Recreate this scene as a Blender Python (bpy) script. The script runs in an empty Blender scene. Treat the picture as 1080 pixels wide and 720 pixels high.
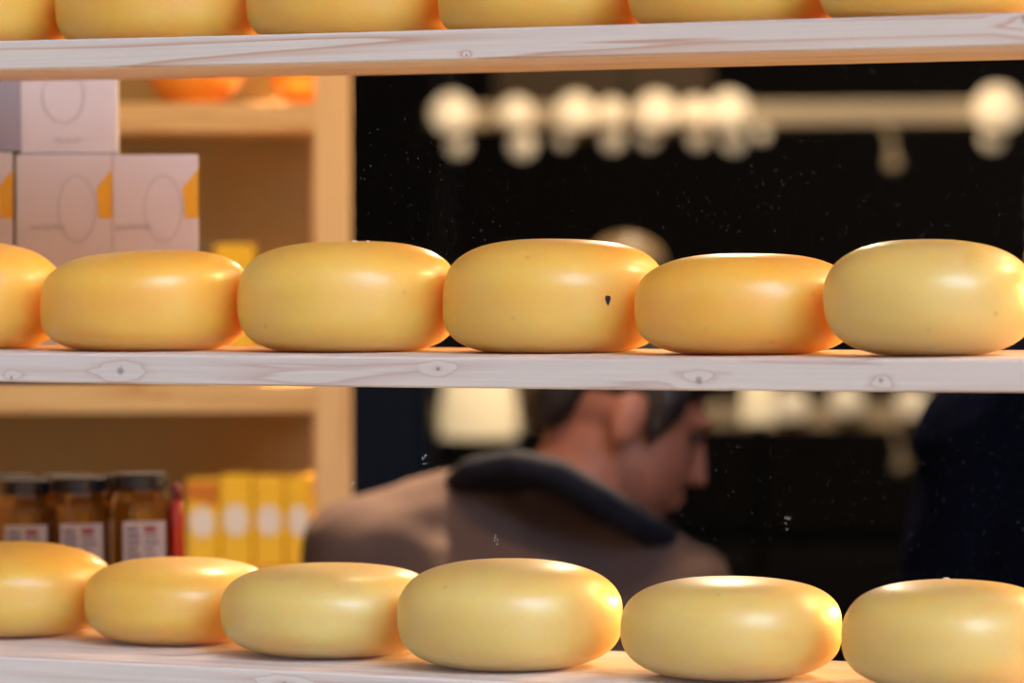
import bpy, bmesh, math, random
from mathutils import Vector, Matrix, noise
random.seed(4)
scene = bpy.context.scene
C = scene.collection
PI = math.pi

# ------------------------------------------------------------------ camera geometry
F = 4400.0                    # focal length in pixels of the 1080 px wide frame
YAW = math.atan(F / 8670.0)   # the shelves run away to the left
DIST = 3.03                   # camera to shelf front
EYE = 1.60
HORIZON = 238.0
pitch = math.atan((360 - HORIZON) / F)
R0 = Vector((math.cos(YAW), math.sin(YAW), 0))
D0 = Vector((-math.sin(YAW), math.cos(YAW), 0))
Z = Vector((0, 0, 1))
VD = (D0 * math.cos(pitch) - Z * math.sin(pitch)).normalized()
UP = R0.cross(VD).normalized()
roll = 0.004
VU = (UP + R0 * roll).normalized()
VR = VD.cross(VU).normalized()
CAM = Vector((0, 0, EYE)) - D0 * (DIST * math.cos(pitch))


def P(px, py, v):
    """point seen at pixel px, py at depth v"""
    return CAM + (VD + VR * ((px - 540) / F) - VU * ((py - 360) / F)) * v


def PY(px, py, y):
    """point seen at pixel px, py on the plane Y = y"""
    d = VD + VR * ((px - 540) / F) - VU * ((py - 360) / F)
    return CAM + d * ((y - CAM.y) / d.y)


def depth(p):
    return (p - CAM).dot(VD)


cam_data = bpy.data.cameras.new('camera')
cam = bpy.data.objects.new('camera', cam_data)
C.objects.link(cam)
M = Matrix.Identity(4)
for i, ax in enumerate((VR, VU, -VD)):
    for j in range(3):
        M[j][i] = ax[j]
M.translation = CAM
cam.matrix_world = M
cam_data.sensor_width = 36
cam_data.lens = 36 * F / 1080
cam_data.dof.use_dof = True
cam_data.dof.focus_distance = depth(PY(540, 330, 0.07))
cam_data.dof.aperture_fstop = 4.75
cam_data.clip_end = 100
scene.camera = cam

vs = scene.view_settings
vs.view_transform = 'Standard'
vs.look = 'None'
vs.gamma = 1
vs.use_curve_mapping = False
vs.exposure = 0.16


# ------------------------------------------------------------------ materials
def lin(r, g, b):
    def f(c):
        c /= 255
        return c / 12.92 if c <= .04045 else ((c + .055) / 1.055) ** 2.4
    return (f(r), f(g), f(b), 1)


def new_mat(name):
    m = bpy.data.materials.new(name)
    m.use_nodes = True
    nt = m.node_tree
    return m, nt, nt.nodes['Principled BSDF']


def node(nt, kind, **kw):
    n = nt.nodes.new(kind)
    for k, v in kw.items():
        setattr(n, k, v)
    return n


def plain(name, col, rough=.5, metal=0, var=.12, scale=40, bump=0, emit=None, estr=0, coat=0, spec=.5):
    m, nt, b = new_mat(name)
    tc = node(nt, 'ShaderNodeTexCoord')
    nz = node(nt, 'ShaderNodeTexNoise')
    nz.inputs['Scale'].default_value = scale
    nz.inputs['Detail'].default_value = 4
    nt.links.new(tc.outputs['Object'], nz.inputs['Vector'])
    mx = node(nt, 'ShaderNodeMix', data_type='RGBA')
    mx.inputs[6].default_value = (*[c * (1 - var) for c in col[:3]], 1)
    mx.inputs[7].default_value = (*[min(1, c * (1 + var)) for c in col[:3]], 1)
    nt.links.new(nz.outputs['Fac'], mx.inputs[0])
    nt.links.new(mx.outputs[2], b.inputs['Base Color'])
    b.inputs['Roughness'].default_value = rough
    b.inputs['Metallic'].default_value = metal
    b.inputs['Coat Weight'].default_value = coat
    b.inputs['Specular IOR Level'].default_value = spec
    if bump:
        bp = node(nt, 'ShaderNodeBump')
        bp.inputs['Strength'].default_value = bump
        bp.inputs['Distance'].default_value = .002
        nt.links.new(nz.outputs['Fac'], bp.inputs['Height'])
        nt.links.new(bp.outputs['Normal'], b.inputs['Normal'])
    if emit:
        b.inputs['Emission Color'].default_value = emit
        b.inputs['Emission Strength'].default_value = estr
    return m


def cheese_mat(name, c0, c1, sss=1.0):
    """waxed young cheese: translucent body under a satin coat with faint brush lines"""
    m, nt, b = new_mat(name)
    L = nt.links.new
    tc = node(nt, 'ShaderNodeTexCoord')
    oi = node(nt, 'ShaderNodeObjectInfo')
    ad = node(nt, 'ShaderNodeVectorMath', operation='ADD')
    L(tc.outputs['Object'], ad.inputs[0])
    L(oi.outputs['Location'], ad.inputs[1])
    nz = node(nt, 'ShaderNodeTexNoise')
    nz.inputs['Scale'].default_value = 14
    nz.inputs['Detail'].default_value = 3
    L(ad.outputs[0], nz.inputs['Vector'])
    mr = node(nt, 'ShaderNodeMapRange')
    mr.inputs['From Min'].default_value = .3
    mr.inputs['From Max'].default_value = .7
    L(nz.outputs['Fac'], mr.inputs['Value'])
    mx = node(nt, 'ShaderNodeMix', data_type='RGBA')
    mx.inputs[6].default_value = c0
    mx.inputs[7].default_value = c1
    L(mr.outputs['Result'], mx.inputs[0])
    # small blotches of the rind
    vo = node(nt, 'ShaderNodeTexVoronoi')
    vo.inputs['Scale'].default_value = 26
    L(ad.outputs[0], vo.inputs['Vector'])
    lt = node(nt, 'ShaderNodeMapRange')
    lt.inputs['From Min'].default_value = .035
    lt.inputs['From Max'].default_value = .075
    L(vo.outputs['Distance'], lt.inputs['Value'])
    dk = node(nt, 'ShaderNodeMix', data_type='RGBA', blend_type='MULTIPLY')
    dk.inputs[0].default_value = 1
    L(mx.outputs[2], dk.inputs[6])
    mm = node(nt, 'ShaderNodeMix', data_type='RGBA')
    mm.inputs[6].default_value = (.84, .80, .70, 1)
    mm.inputs[7].default_value = (1, 1, 1, 1)
    L(lt.outputs['Result'], mm.inputs[0])
    L(mm.outputs[2], dk.inputs[7])
    L(dk.outputs[2], b.inputs['Base Color'])
    b.subsurface_method = 'RANDOM_WALK'
    b.inputs['Subsurface Weight'].default_value = sss
    b.inputs['Subsurface Radius'].default_value = (1.0, .5, .1)
    b.inputs['Subsurface Scale'].default_value = .075
    b.inputs['Roughness'].default_value = .5
    b.inputs['Specular IOR Level'].default_value = .7
    b.inputs['IOR'].default_value = 1.55
    b.inputs['Coat Weight'].default_value = .42
    b.inputs['Coat Roughness'].default_value = .26
    # brushed wax: fine lines along the side and soft dents
    mp = node(nt, 'ShaderNodeMapping')
    mp.inputs['Scale'].default_value = (25, 25, 240)
    L(ad.outputs[0], mp.inputs['Vector'])
    n2 = node(nt, 'ShaderNodeTexNoise')
    n2.inputs['Scale'].default_value = 1.5
    n2.inputs['Detail'].default_value = 3
    L(mp.outputs[0], n2.inputs['Vector'])
    n3 = node(nt, 'ShaderNodeTexNoise')
    n3.inputs['Scale'].default_value = 190
    n3.inputs['Detail'].default_value = 2
    L(ad.outputs[0], n3.inputs['Vector'])
    b1 = node(nt, 'ShaderNodeBump')
    b1.inputs['Strength'].default_value = .16
    b1.inputs['Distance'].default_value = .0008
    L(n2.outputs['Fac'], b1.inputs['Height'])
    b2 = node(nt, 'ShaderNodeBump')
    b2.inputs['Strength'].default_value = .12
    b2.inputs['Distance'].default_value = .0012
    L(n3.outputs['Fac'], b2.inputs['Height'])
    L(b1.outputs['Normal'], b2.inputs['Normal'])
    L(b2.outputs['Normal'], b.inputs['Normal'])
    L(b2.outputs['Normal'], b.inputs['Coat Normal'])
    return m


def pine_mat(name, c_light, c_dark, c_ring, knots=(), axis='X', ring=1.0, along=1.0):
    """pine board: long growth lines bending around knots given in object space (x, z)"""
    m, nt, b = new_mat(name)
    L = nt.links.new
    tc = node(nt, 'ShaderNodeTexCoord')
    sp = node(nt, 'ShaderNodeSeparateXYZ')
    L(tc.outputs['Object'], sp.inputs[0])
    a = sp.outputs[{'X': 0, 'Z': 2}[axis]]
    c = sp.outputs[{'X': 2, 'Z': 0}[axis]]
    stretch = node(nt, 'ShaderNodeMapping')
    stretch.inputs['Scale'].default_value = (along, 16, 16) if axis == 'X' else (16, 16, along)
    L(tc.outputs['Object'], stretch.inputs['Vector'])
    nz = node(nt, 'ShaderNodeTexNoise')
    nz.inputs['Scale'].default_value = 3.2
    nz.inputs['Detail'].default_value = 2
    L(stretch.outputs[0], nz.inputs['Vector'])
    # ring field
    mul = node(nt, 'ShaderNodeMath', operation='MULTIPLY_ADD')
    L(nz.outputs['Fac'], mul.inputs[0])
    mul.inputs[1].default_value = 5.5 * ring
    L(c, mul.inputs[2])
    field = mul.outputs[0]
    knot_dark = None
    for (kx, kz, ks) in knots:
        dx = node(nt, 'ShaderNodeMath', operation='SUBTRACT'); L(a, dx.inputs[0]); dx.inputs[1].default_value = kx
        dx2 = node(nt, 'ShaderNodeMath', operation='MULTIPLY'); L(dx.outputs[0], dx2.inputs[0]); dx2.inputs[1].default_value = .45
        dz = node(nt, 'ShaderNodeMath', operation='SUBTRACT'); L(c, dz.inputs[0]); dz.inputs[1].default_value = kz
        cb = node(nt, 'ShaderNodeCombineXYZ'); L(dx2.outputs[0], cb.inputs[0]); L(dz.outputs[0], cb.inputs[1])
        l0 = node(nt, 'ShaderNodeVectorMath', operation='LENGTH'); L(cb.outputs[0], l0.inputs[0])
        kn = node(nt, 'ShaderNodeTexNoise'); kn.inputs['Scale'].default_value = 70; kn.inputs['Detail'].default_value = 1
        L(tc.outputs['Object'], kn.inputs['Vector'])
        kr = node(nt, 'ShaderNodeMapRange'); kr.inputs['To Min'].default_value = .6; kr.inputs['To Max'].default_value = 1.4
        L(kn.outputs['Fac'], kr.inputs['Value'])
        ln = node(nt, 'ShaderNodeMath', operation='MULTIPLY'); L(l0.outputs['Value'], ln.inputs[0]); L(kr.outputs['Result'], ln.inputs[1])
        mr = node(nt, 'ShaderNodeMapRange', interpolation_type='SMOOTHSTEP')
        mr.inputs['From Min'].default_value = 0
        mr.inputs['From Max'].default_value = .016 * ks
        mr.inputs['To Min'].default_value = 1.0
        mr.inputs['To Max'].default_value = 0
        L(ln.outputs[0], mr.inputs['Value'])
        ad = node(nt, 'ShaderNodeMath', operation='ADD'); L(field, ad.inputs[0]); L(mr.outputs['Result'], ad.inputs[1])
        field = ad.outputs[0]
        # heart of the knot
        cb2 = node(nt, 'ShaderNodeCombineXYZ'); L(dx.outputs[0], cb2.inputs[0]); L(dz.outputs[0], cb2.inputs[1])
        l2 = node(nt, 'ShaderNodeVectorMath', operation='LENGTH'); L(cb2.outputs[0], l2.inputs[0])
        m2 = node(nt, 'ShaderNodeMapRange', interpolation_type='SMOOTHSTEP')
        m2.inputs['From Min'].default_value = .0012 * ks
        m2.inputs['From Max'].default_value = .0045 * ks
        m2.inputs['To Min'].default_value = .55
        m2.inputs['To Max'].default_value = 0
        L(l2.outputs['Value'], m2.inputs['Value'])
        if knot_dark is None:
            knot_dark = m2.outputs['Result']
        else:
            mxx = node(nt, 'ShaderNodeMath', operation='MAXIMUM')
            L(knot_dark, mxx.inputs[0]); L(m2.outputs['Result'], mxx.inputs[1])
            knot_dark = mxx.outputs[0]
    fr = node(nt, 'ShaderNodeMath', operation='FRACT'); L(field, fr.inputs[0])
    ramp = node(nt, 'ShaderNodeValToRGB')
    e = ramp.color_ramp.elements
    e[0].position = 0; e[0].color = c_light
    e[1].position = 1; e[1].color = c_light
    for pos, col in ((.55, c_light), (.82, c_dark), (.93, c_ring), (.97, c_dark)):
        k = e.new(pos); k.color = col
    L(fr.outputs[0], ramp.inputs[0])
    # fine fibre
    fm = node(nt, 'ShaderNodeMapping')
    fm.inputs['Scale'].default_value = (4, 260, 260) if axis == 'X' else (260, 260, 4)
    L(tc.outputs['Object'], fm.inputs['Vector'])
    fn = node(nt, 'ShaderNodeTexNoise'); fn.inputs['Scale'].default_value = 2; fn.inputs['Detail'].default_value = 3
    L(fm.outputs[0], fn.inputs['Vector'])
    fx = node(nt, 'ShaderNodeMix', data_type='RGBA', blend_type='MULTIPLY'); fx.inputs[0].default_value = 1
    fr2 = node(nt, 'ShaderNodeMapRange'); fr2.inputs['To Min'].default_value = .86; fr2.inputs['To Max'].default_value = 1.1
    L(fn.outputs['Fac'], fr2.inputs['Value'])
    L(ramp.outputs[0], fx.inputs[6]); L(fr2.outputs['Result'], fx.inputs[7])
    out = fx.outputs[2]
    if knot_dark is not None:
        kx_ = node(nt, 'ShaderNodeMix', data_type='RGBA')
        L(knot_dark, kx_.inputs[0]); L(out, kx_.inputs[6]); kx_.inputs[7].default_value = lin(96, 74, 70)
        out = kx_.outputs[2]
    L(out, b.inputs['Base Color'])
    b.inputs['Roughness'].default_value = .6
    bp = node(nt, 'ShaderNodeBump'); bp.inputs['Strength'].default_value = .1; bp.inputs['Distance'].default_value = .0005
    L(fn.outputs['Fac'], bp.inputs['Height']); L(bp.outputs['Normal'], b.inputs['Normal'])
    return m


def glass_mat(name):
    """shop window: clear, slightly reflecting, with specks of dried dust on it"""
    m = bpy.data.materials.new(name); m.use_nodes = True
    nt = m.node_tree; nt.nodes.clear(); L = nt.links.new
    out = node(nt, 'ShaderNodeOutputMaterial')
    tr = node(nt, 'ShaderNodeBsdfTransparent')
    tr.inputs[0].default_value = (.985, .99, .985, 1)
    gl = node(nt, 'ShaderNodeBsdfGlossy'); gl.inputs['Roughness'].default_value = .01
    fr = node(nt, 'ShaderNodeFresnel')
    ge = node(nt, 'ShaderNodeNewGeometry')
    io = node(nt, 'ShaderNodeMapRange')          # thin pane: the same reflection from either side
    io.inputs['To Min'].default_value = 1.4
    io.inputs['To Max'].default_value = 1 / 1.4
    L(ge.outputs['Backfacing'], io.inputs['Value'])
    L(io.outputs['Result'], fr.inputs['IOR'])
    mx = node(nt, 'ShaderNodeMixShader')
    L(fr.outputs[0], mx.inputs[0]); L(tr.outputs[0], mx.inputs[1]); L(gl.outputs[0], mx.inputs[2])
    tc = node(nt, 'ShaderNodeTexCoord')
    total = None
    for scale, thr, keep in ((210, .13, .62), (110, .085, .62), (40, .045, .7)):
        vo = node(nt, 'ShaderNodeTexVoronoi'); vo.inputs['Scale'].default_value = scale
        L(tc.outputs['Object'], vo.inputs['Vector'])
        mr = node(nt, 'ShaderNodeMapRange')
        mr.inputs['From Min'].default_value = thr * .5; mr.inputs['From Max'].default_value = thr
        mr.inputs['To Min'].default_value = 1; mr.inputs['To Max'].default_value = 0
        L(vo.outputs['Distance'], mr.inputs['Value'])
        sc = node(nt, 'ShaderNodeSeparateColor'); L(vo.outputs['Color'], sc.inputs[0])
        kp = node(nt, 'ShaderNodeMath', operation='GREATER_THAN'); L(sc.outputs[0], kp.inputs[0]); kp.inputs[1].default_value = keep
        s1 = node(nt, 'ShaderNodeMath', operation='MULTIPLY'); L(mr.outputs['Result'], s1.inputs[0]); L(kp.outputs[0], s1.inputs[1])
        s2 = node(nt, 'ShaderNodeMath', operation='MULTIPLY'); L(s1.outputs[0], s2.inputs[0]); L(sc.outputs[1], s2.inputs[1])
        if total is None:
            total = s2.outputs[0]
        else:
            mm = node(nt, 'ShaderNodeMath', operation='MAXIMUM'); L(total, mm.inputs[0]); L(s2.outputs[0], mm.inputs[1]); total = mm.outputs[0]
    nz = node(nt, 'ShaderNodeTexNoise'); nz.inputs['Scale'].default_value = 9; L(tc.outputs['Object'], nz.inputs['Vector'])
    nr = node(nt, 'ShaderNodeMapRange'); nr.inputs['From Min'].default_value = .28; nr.inputs['From Max'].default_value = .62
    nr.inputs['To Max'].default_value = .22
    L(nz.outputs['Fac'], nr.inputs['Value'])
    fin = node(nt, 'ShaderNodeMath', operation='MULTIPLY'); L(total, fin.inputs[0]); L(nr.outputs['Result'], fin.inputs[1])
    df = node(nt, 'ShaderNodeBsdfDiffuse'); df.inputs[0].default_value = (.75, .74, .72, 1)
    mx2 = node(nt, 'ShaderNodeMixShader')
    L(fin.outputs[0], mx2.inputs[0]); L(mx.outputs[0], mx2.inputs[1]); L(df.outputs[0], mx2.inputs[2])
    L(mx2.outputs[0], out.inputs['Surface'])
    return m


# ------------------------------------------------------------------ object helpers
def link_mesh(name, bm, mats, parent=None, smooth=False, loc=None, rotz=0):
    me = bpy.data.meshes.new(name)
    bmesh.ops.recalc_face_normals(bm, faces=bm.faces)
    bm.to_mesh(me); bm.free()
    if not isinstance(mats, (list, tuple)):
        mats = [mats]
    for m in mats:
        me.materials.append(m)
    if smooth:
        for p in me.polygons:
            p.use_smooth = True
    o = bpy.data.objects.new(name, me)
    C.objects.link(o)
    if parent:
        o.parent = parent
    if loc is not None:
        o.location = loc
        o.rotation_euler = (0, 0, rotz)
    return o


def tag(o, label=None, cat=None, group=None, kind=None):
    if label: o['label'] = label
    if cat: o['category'] = cat
    if group: o['group'] = group
    if kind: o['kind'] = kind
    return o


def thing(name, label, cat, loc=(0, 0, 0), rotz=0, group=None):
    o = bpy.data.objects.new(name, None)
    o.empty_display_size = .05
    C.objects.link(o)
    o.location = loc; o.rotation_euler = (0, 0, rotz)
    return tag(o, label, cat, group)


def copy_tree(o, parent=None):
    c = o.copy(); C.objects.link(c); c.parent = parent
    for ch in list(o.children):
        copy_tree(ch, c)
    return c


def add_box(bm, lo, hi, bevel=0, mi=0, seg=2):
    g = bmesh.ops.create_cube(bm, size=1)
    lo = Vector(lo); hi = Vector(hi)
    for v in g['verts']:
        v.co = Vector(((lo[i] + hi[i]) / 2 + v.co[i] * (hi[i] - lo[i]) for i in range(3)))
    fs = {f for v in g['verts'] for f in v.link_faces}
    for f in fs: f.material_index = mi
    if bevel:
        es = list({e for v in g['verts'] for e in v.link_edges})
        r = bmesh.ops.bevel(bm, geom=es, offset=bevel, segments=seg, affect='EDGES', profile=.5)
        for f in r['faces']: f.material_index = mi


def add_lathe(bm, prof, seg=32, mi=0, center=(0, 0, 0)):
    """prof: (r, z) from bottom to top; closed with fans when r == 0"""
    c = Vector(center)
    rings = []
    for r, z in prof:
        if r <= 1e-6:
            rings.append([bm.verts.new(c + Vector((0, 0, z)))])
        else:
            rings.append([bm.verts.new(c + Vector((r * math.cos(2 * PI * k / seg), r * math.sin(2 * PI * k / seg), z))) for k in range(seg)])
    for A, B in zip(rings, rings[1:]):
        for k in range(seg):
            k2 = (k + 1) % seg
            if len(A) == 1 and len(B) == 1: continue
            if len(A) == 1: f = bm.faces.new((A[0], B[k], B[k2]))
            elif len(B) == 1: f = bm.faces.new((A[k], A[k2], B[0]))
            else: f = bm.faces.new((A[k], A[k2], B[k2], B[k]))
            f.material_index = mi
    return rings


def add_loft(bm, secs, seg=20, mi=0):
    """secs: (center, side vector, other vector) rings joined into one closed tube"""
    rings = []
    for c, a, b in secs:
        c = Vector(c); a = Vector(a); b = Vector(b)
        rings.append([bm.verts.new(c + a * math.cos(2 * PI * k / seg) + b * math.sin(2 * PI * k / seg)) for k in range(seg)])
    for A, B in zip(rings, rings[1:]):
        for k in range(seg):
            k2 = (k + 1) % seg
            bm.faces.new((A[k], A[k2], B[k2], B[k])).material_index = mi
    bm.faces.new(rings[0][::-1]).material_index = mi
    bm.faces.new(rings[-1]).material_index = mi


def add_tube(bm, pts, radii, seg=12, mi=0):
    pts = [Vector(p) for p in pts]
    if not isinstance(radii, (list, tuple)): radii = [radii] * len(pts)
    secs = []
    ref = None
    for i, p in enumerate(pts):
        t = (pts[min(i + 1, len(pts) - 1)] - pts[max(i - 1, 0)]).normalized()
        if ref is None:
            ref = Vector((0, 0, 1)) if abs(t.z) < .9 else Vector((1, 0, 0))
        a = t.cross(ref).normalized(); b = a.cross(t).normalized()
        ref = b
        secs.append((p, a * radii[i], b * radii[i]))
    add_loft(bm, secs, seg, mi)


def add_ellipsoid(bm, c, axes, mi=0, u=20, v=14):
    """axes: three half-axis vectors"""
    g = bmesh.ops.create_uvsphere(bm, u_segments=u, v_segments=v, radius=1)
    c = Vector(c)
    for vt in g['verts']:
        k = vt.co.copy()
        vt.co = c + Vector(axes[0]) * k.x + Vector(axes[1]) * k.y + Vector(axes[2]) * k.z
    for f in {f for vt in g['verts'] for f in vt.link_faces}: f.material_index = mi


def add_poly(bm, pts, mi=0):
    f = bm.faces.new([bm.verts.new(p) for p in pts]); f.material_index = mi
    return f


def remeshed(name, bm, mat, voxel, parent=None, smooth_iter=6):
    """fuse the overlapping volumes in bm into one continuous skin"""
    o = link_mesh(name, bm, mat)
    md = o.modifiers.new('r', 'REMESH'); md.mode = 'VOXEL'; md.voxel_size = voxel
    ms = o.modifiers.new('s', 'SMOOTH'); ms.factor = .5; ms.iterations = smooth_iter
    dg = bpy.context.evaluated_depsgraph_get()
    me = bpy.data.meshes.new_from_object(o.evaluated_get(dg))
    old = o.data; o.modifiers.clear(); o.data = me; bpy.data.meshes.remove(old)
    if not me.materials: me.materials.append(mat)
    for p in me.polygons: p.use_smooth = True
    if parent: o.parent = parent
    return o


# ------------------------------------------------------------------ material library
WHITE = lin(226, 214, 208)
m_wax = {
    'cream': cheese_mat('pale cream wax', (.72, .54, .165, 1), (.72, .50, .12, 1)),
    'yellow': cheese_mat('warm yellow wax', (.83, .54, .105, 1), (.82, .49, .07, 1)),
    'orange': cheese_mat('deep golden wax', (.87, .50, .075, 1), (.86, .44, .045, 1)),
}
m_unit = pine_mat('honey pine', lin(226, 178, 112), lin(214, 160, 94), lin(196, 138, 74), ring=.5)
m_unit_post = pine_mat('honey pine upright', lin(232, 184, 122), lin(218, 168, 104), lin(200, 146, 84), axis='Z', ring=.5)
m_back = plain('olive brown panel', lin(150, 124, 70), .7, var=.06, scale=6)
m_card = plain('white card', lin(206, 190, 182), .55, var=.03, scale=60)
m_card_grey = plain('grey card side', lin(150, 138, 140), .6, var=.04)
m_ochre = plain('ochre print', lin(226, 160, 8), .5, var=.04)
m_ink = plain('grey ink', lin(176, 161, 154), .6, var=.05)
m_ink_dark = plain('dark ink', lin(52, 44, 46), .6, var=.05)
m_amber = plain('amber jar glass', lin(112, 66, 12), .15, var=.35, scale=25, coat=.6)
m_lid = plain('navy lid lacquer', lin(14, 17, 36), .34, var=.1, coat=.15)
m_label = plain('jar paper', lin(190, 178, 184), .6, var=.04)
m_blue_ink = plain('blue ink', lin(62, 62, 104), .6)
m_red_ink = plain('red ink', lin(150, 40, 60), .6)
m_red = plain('red gloss', lin(176, 20, 12), .2, coat=.6)
m_pack = plain('yellow packet foil', lin(250, 186, 6), .35, var=.06, coat=.3)
m_pack_or = plain('orange packet print', lin(206, 110, 8), .4)
m_pack_lb = plain('pale packet label', lin(236, 214, 190), .5, var=.03)
m_ball = plain('orange wax', lin(252, 150, 40), .25, var=.08, scale=12, coat=.6)
m_metal = plain('dark steel', lin(40, 36, 34), .4, .9)
m_beam = plain('beige wood edge', lin(206, 184, 150), .5, var=.08)
m_globe = plain('glowing opal glass', lin(255, 226, 186), .3, emit=(1, .72, .43, 1), estr=.72)
m_bulb = plain('small glowing bulb', lin(255, 230, 196), .3, emit=(1, .74, .47, 1), estr=.42)
m_shade = plain('lit cream shade', lin(250, 224, 178), .6, emit=(1, .74, .42, 1), estr=.62)
m_brass = plain('brass', lin(190, 138, 72), .3, .9)
m_blue_cab = plain('dark blue enamel', lin(12, 34, 62), .5, var=.1, spec=.2)
m_skin = plain('skin', lin(160, 98, 74), .5, var=.08, scale=30)
m_hair = plain('dark brown hair', lin(30, 20, 18), .5, var=.4, scale=160, bump=.5)
m_jacket = plain('brown wool', lin(78, 60, 54), .85, var=.15, scale=120, bump=.3, spec=.15)
m_collar = plain('navy knit', lin(22, 22, 32), .85, var=.2, scale=120, bump=.3, spec=.15)
m_navy = plain('navy cloth', lin(7, 8, 18), .8, var=.15, scale=90, bump=.2, spec=0)
m_trouser = plain('charcoal cloth', lin(38, 38, 44), .85, var=.15, scale=90)
m_shoe = plain('black leather', lin(22, 20, 20), .4)
m_eye = plain('eye', lin(50, 36, 30), .2)
m_mark = plain('dark blue wax spot', lin(20, 26, 44), .4)
m_flake = plain('white flake', lin(236, 230, 226), .6)
m_streak = plain('dried water mark', lin(150, 148, 146), .7, var=.2, scale=300)
m_dark_wall = plain('black brown paint', lin(34, 27, 22), .75, var=.25, scale=3)
m_floor = plain('dark floor', lin(46, 38, 32), .5, var=.2, scale=5)
m_stone = plain('pale stone paving', lin(200, 184, 162), .9, var=.15, scale=4)
m_frame = plain('painted window frame', lin(38, 40, 42), .4)
m_glass = glass_mat('dusty window glass')

# ------------------------------------------------------------------ display rack (three pine boards)
T = .0225           # board thickness
DEPTH = .233


def polyline(pts, x):
    if x <= pts[0][0]: a, b = pts[0], pts[1]
    elif x >= pts[-1][0]: a, b = pts[-2], pts[-1]
    else:
        for a, b in zip(pts, pts[1:]):
            if a[0] <= x <= b[0]: break
    t = (x - a[0]) / (b[0] - a[0])
    return a[1] + (b[1] - a[1]) * t


EDGES = {   # front upper edge of each board as the photo shows it (a slight sag)
    'top': [(0, 43), (280, 36.6), (530, 29.3), (780, 22.0), (1080, 13.2)],
    'mid': [(0, 372), (280, 375.3), (510, 377.0), (730, 378.4), (930, 379), (1080, 379)],
    'low': [(0, 692.5), (1080, 745.5)],
}


def edge_line(key):
    pts = []
    for i in range(0, 31):
        px = -470 + i * 65
        a = PY(px, polyline(EDGES[key], px), 0)
        pts.append((a.x, a.z))
    # smooth
    for _ in range(2):
        pts = [pts[0]] + [(pts[i][0], (pts[i - 1][1] + 2 * pts[i][1] + pts[i + 1][1]) / 4) for i in range(1, len(pts) - 1)] + [pts[-1]]
    return pts


LINES = {k: edge_line(k) for k in EDGES}


def shelf_z(key, x):
    return polyline(LINES[key], x)


rack = thing('display_rack', 'pale pine display rack of three boards carrying rows of cheese wheels behind the window', 'shelf', (0, 0, 0))


def board(key, mat):
    bm = bmesh.new()
    bv = .0014
    sec = [(0, -bv), (bv, 0), (DEPTH - bv, 0), (DEPTH, -bv), (DEPTH, -T + bv), (DEPTH - bv, -T), (bv, -T), (0, -T + bv)]
    rings = []
    z0 = shelf_z(key, 0)
    for x, z in LINES[key]:
        rings.append([bm.verts.new((x, y, z + dz - z0)) for y, dz in sec])
    n = len(sec)
    for A, B in zip(rings, rings[1:]):
        for k in range(n):
            bm.faces.new((A[k], B[k], B[(k + 1) % n], A[(k + 1) % n]))
    bm.faces.new(rings[0]); bm.faces.new(rings[-1][::-1])
    o = link_mesh('shelf_board', bm, mat, rack)
    o.location = (0, 0, z0)
    return o


def knots_for(key, lst):
    out = []
    for px, py, s in lst:
        p = PY(px, py, 0)
        out.append((p.x, p.z - shelf_z(key, 0), s))
    return out


PL, PD, PR = lin(224, 206, 193), lin(216, 192, 180), lin(206, 176, 162)
for key, kl in (('top', [(492, 58, .35), (1082, 20, 1.0)]),
                ('mid', [(127, 391, 1.0), (462, 389, .5), (737, 401, .9), (929, 401, .6), (12, 398, .5)]),
                ('low', [(300, 722, .8)])):
    if key == 'top':
        wood = pine_mat('pale pine ' + key, PL, lin(214, 184, 166), lin(202, 160, 136), knots_for(key, kl), ring=1.1, along=.3)
    else:
        wood = pine_mat('pale pine ' + key, PL, PD, PR, knots_for(key, kl), ring=.8, along=.7)
    board(key, wood)
for xe in (LINES['mid'][0][0] - .012, LINES['mid'][-1][0] + .012):
    bm = bmesh.new()
    add_box(bm, (xe - .012, .002, 0), (xe + .012, DEPTH - .002, 2.15), .002)
    link_mesh('upright', bm, pine_mat('pale pine upright', PL, PD, PR, axis='Z'), rack)


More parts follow.
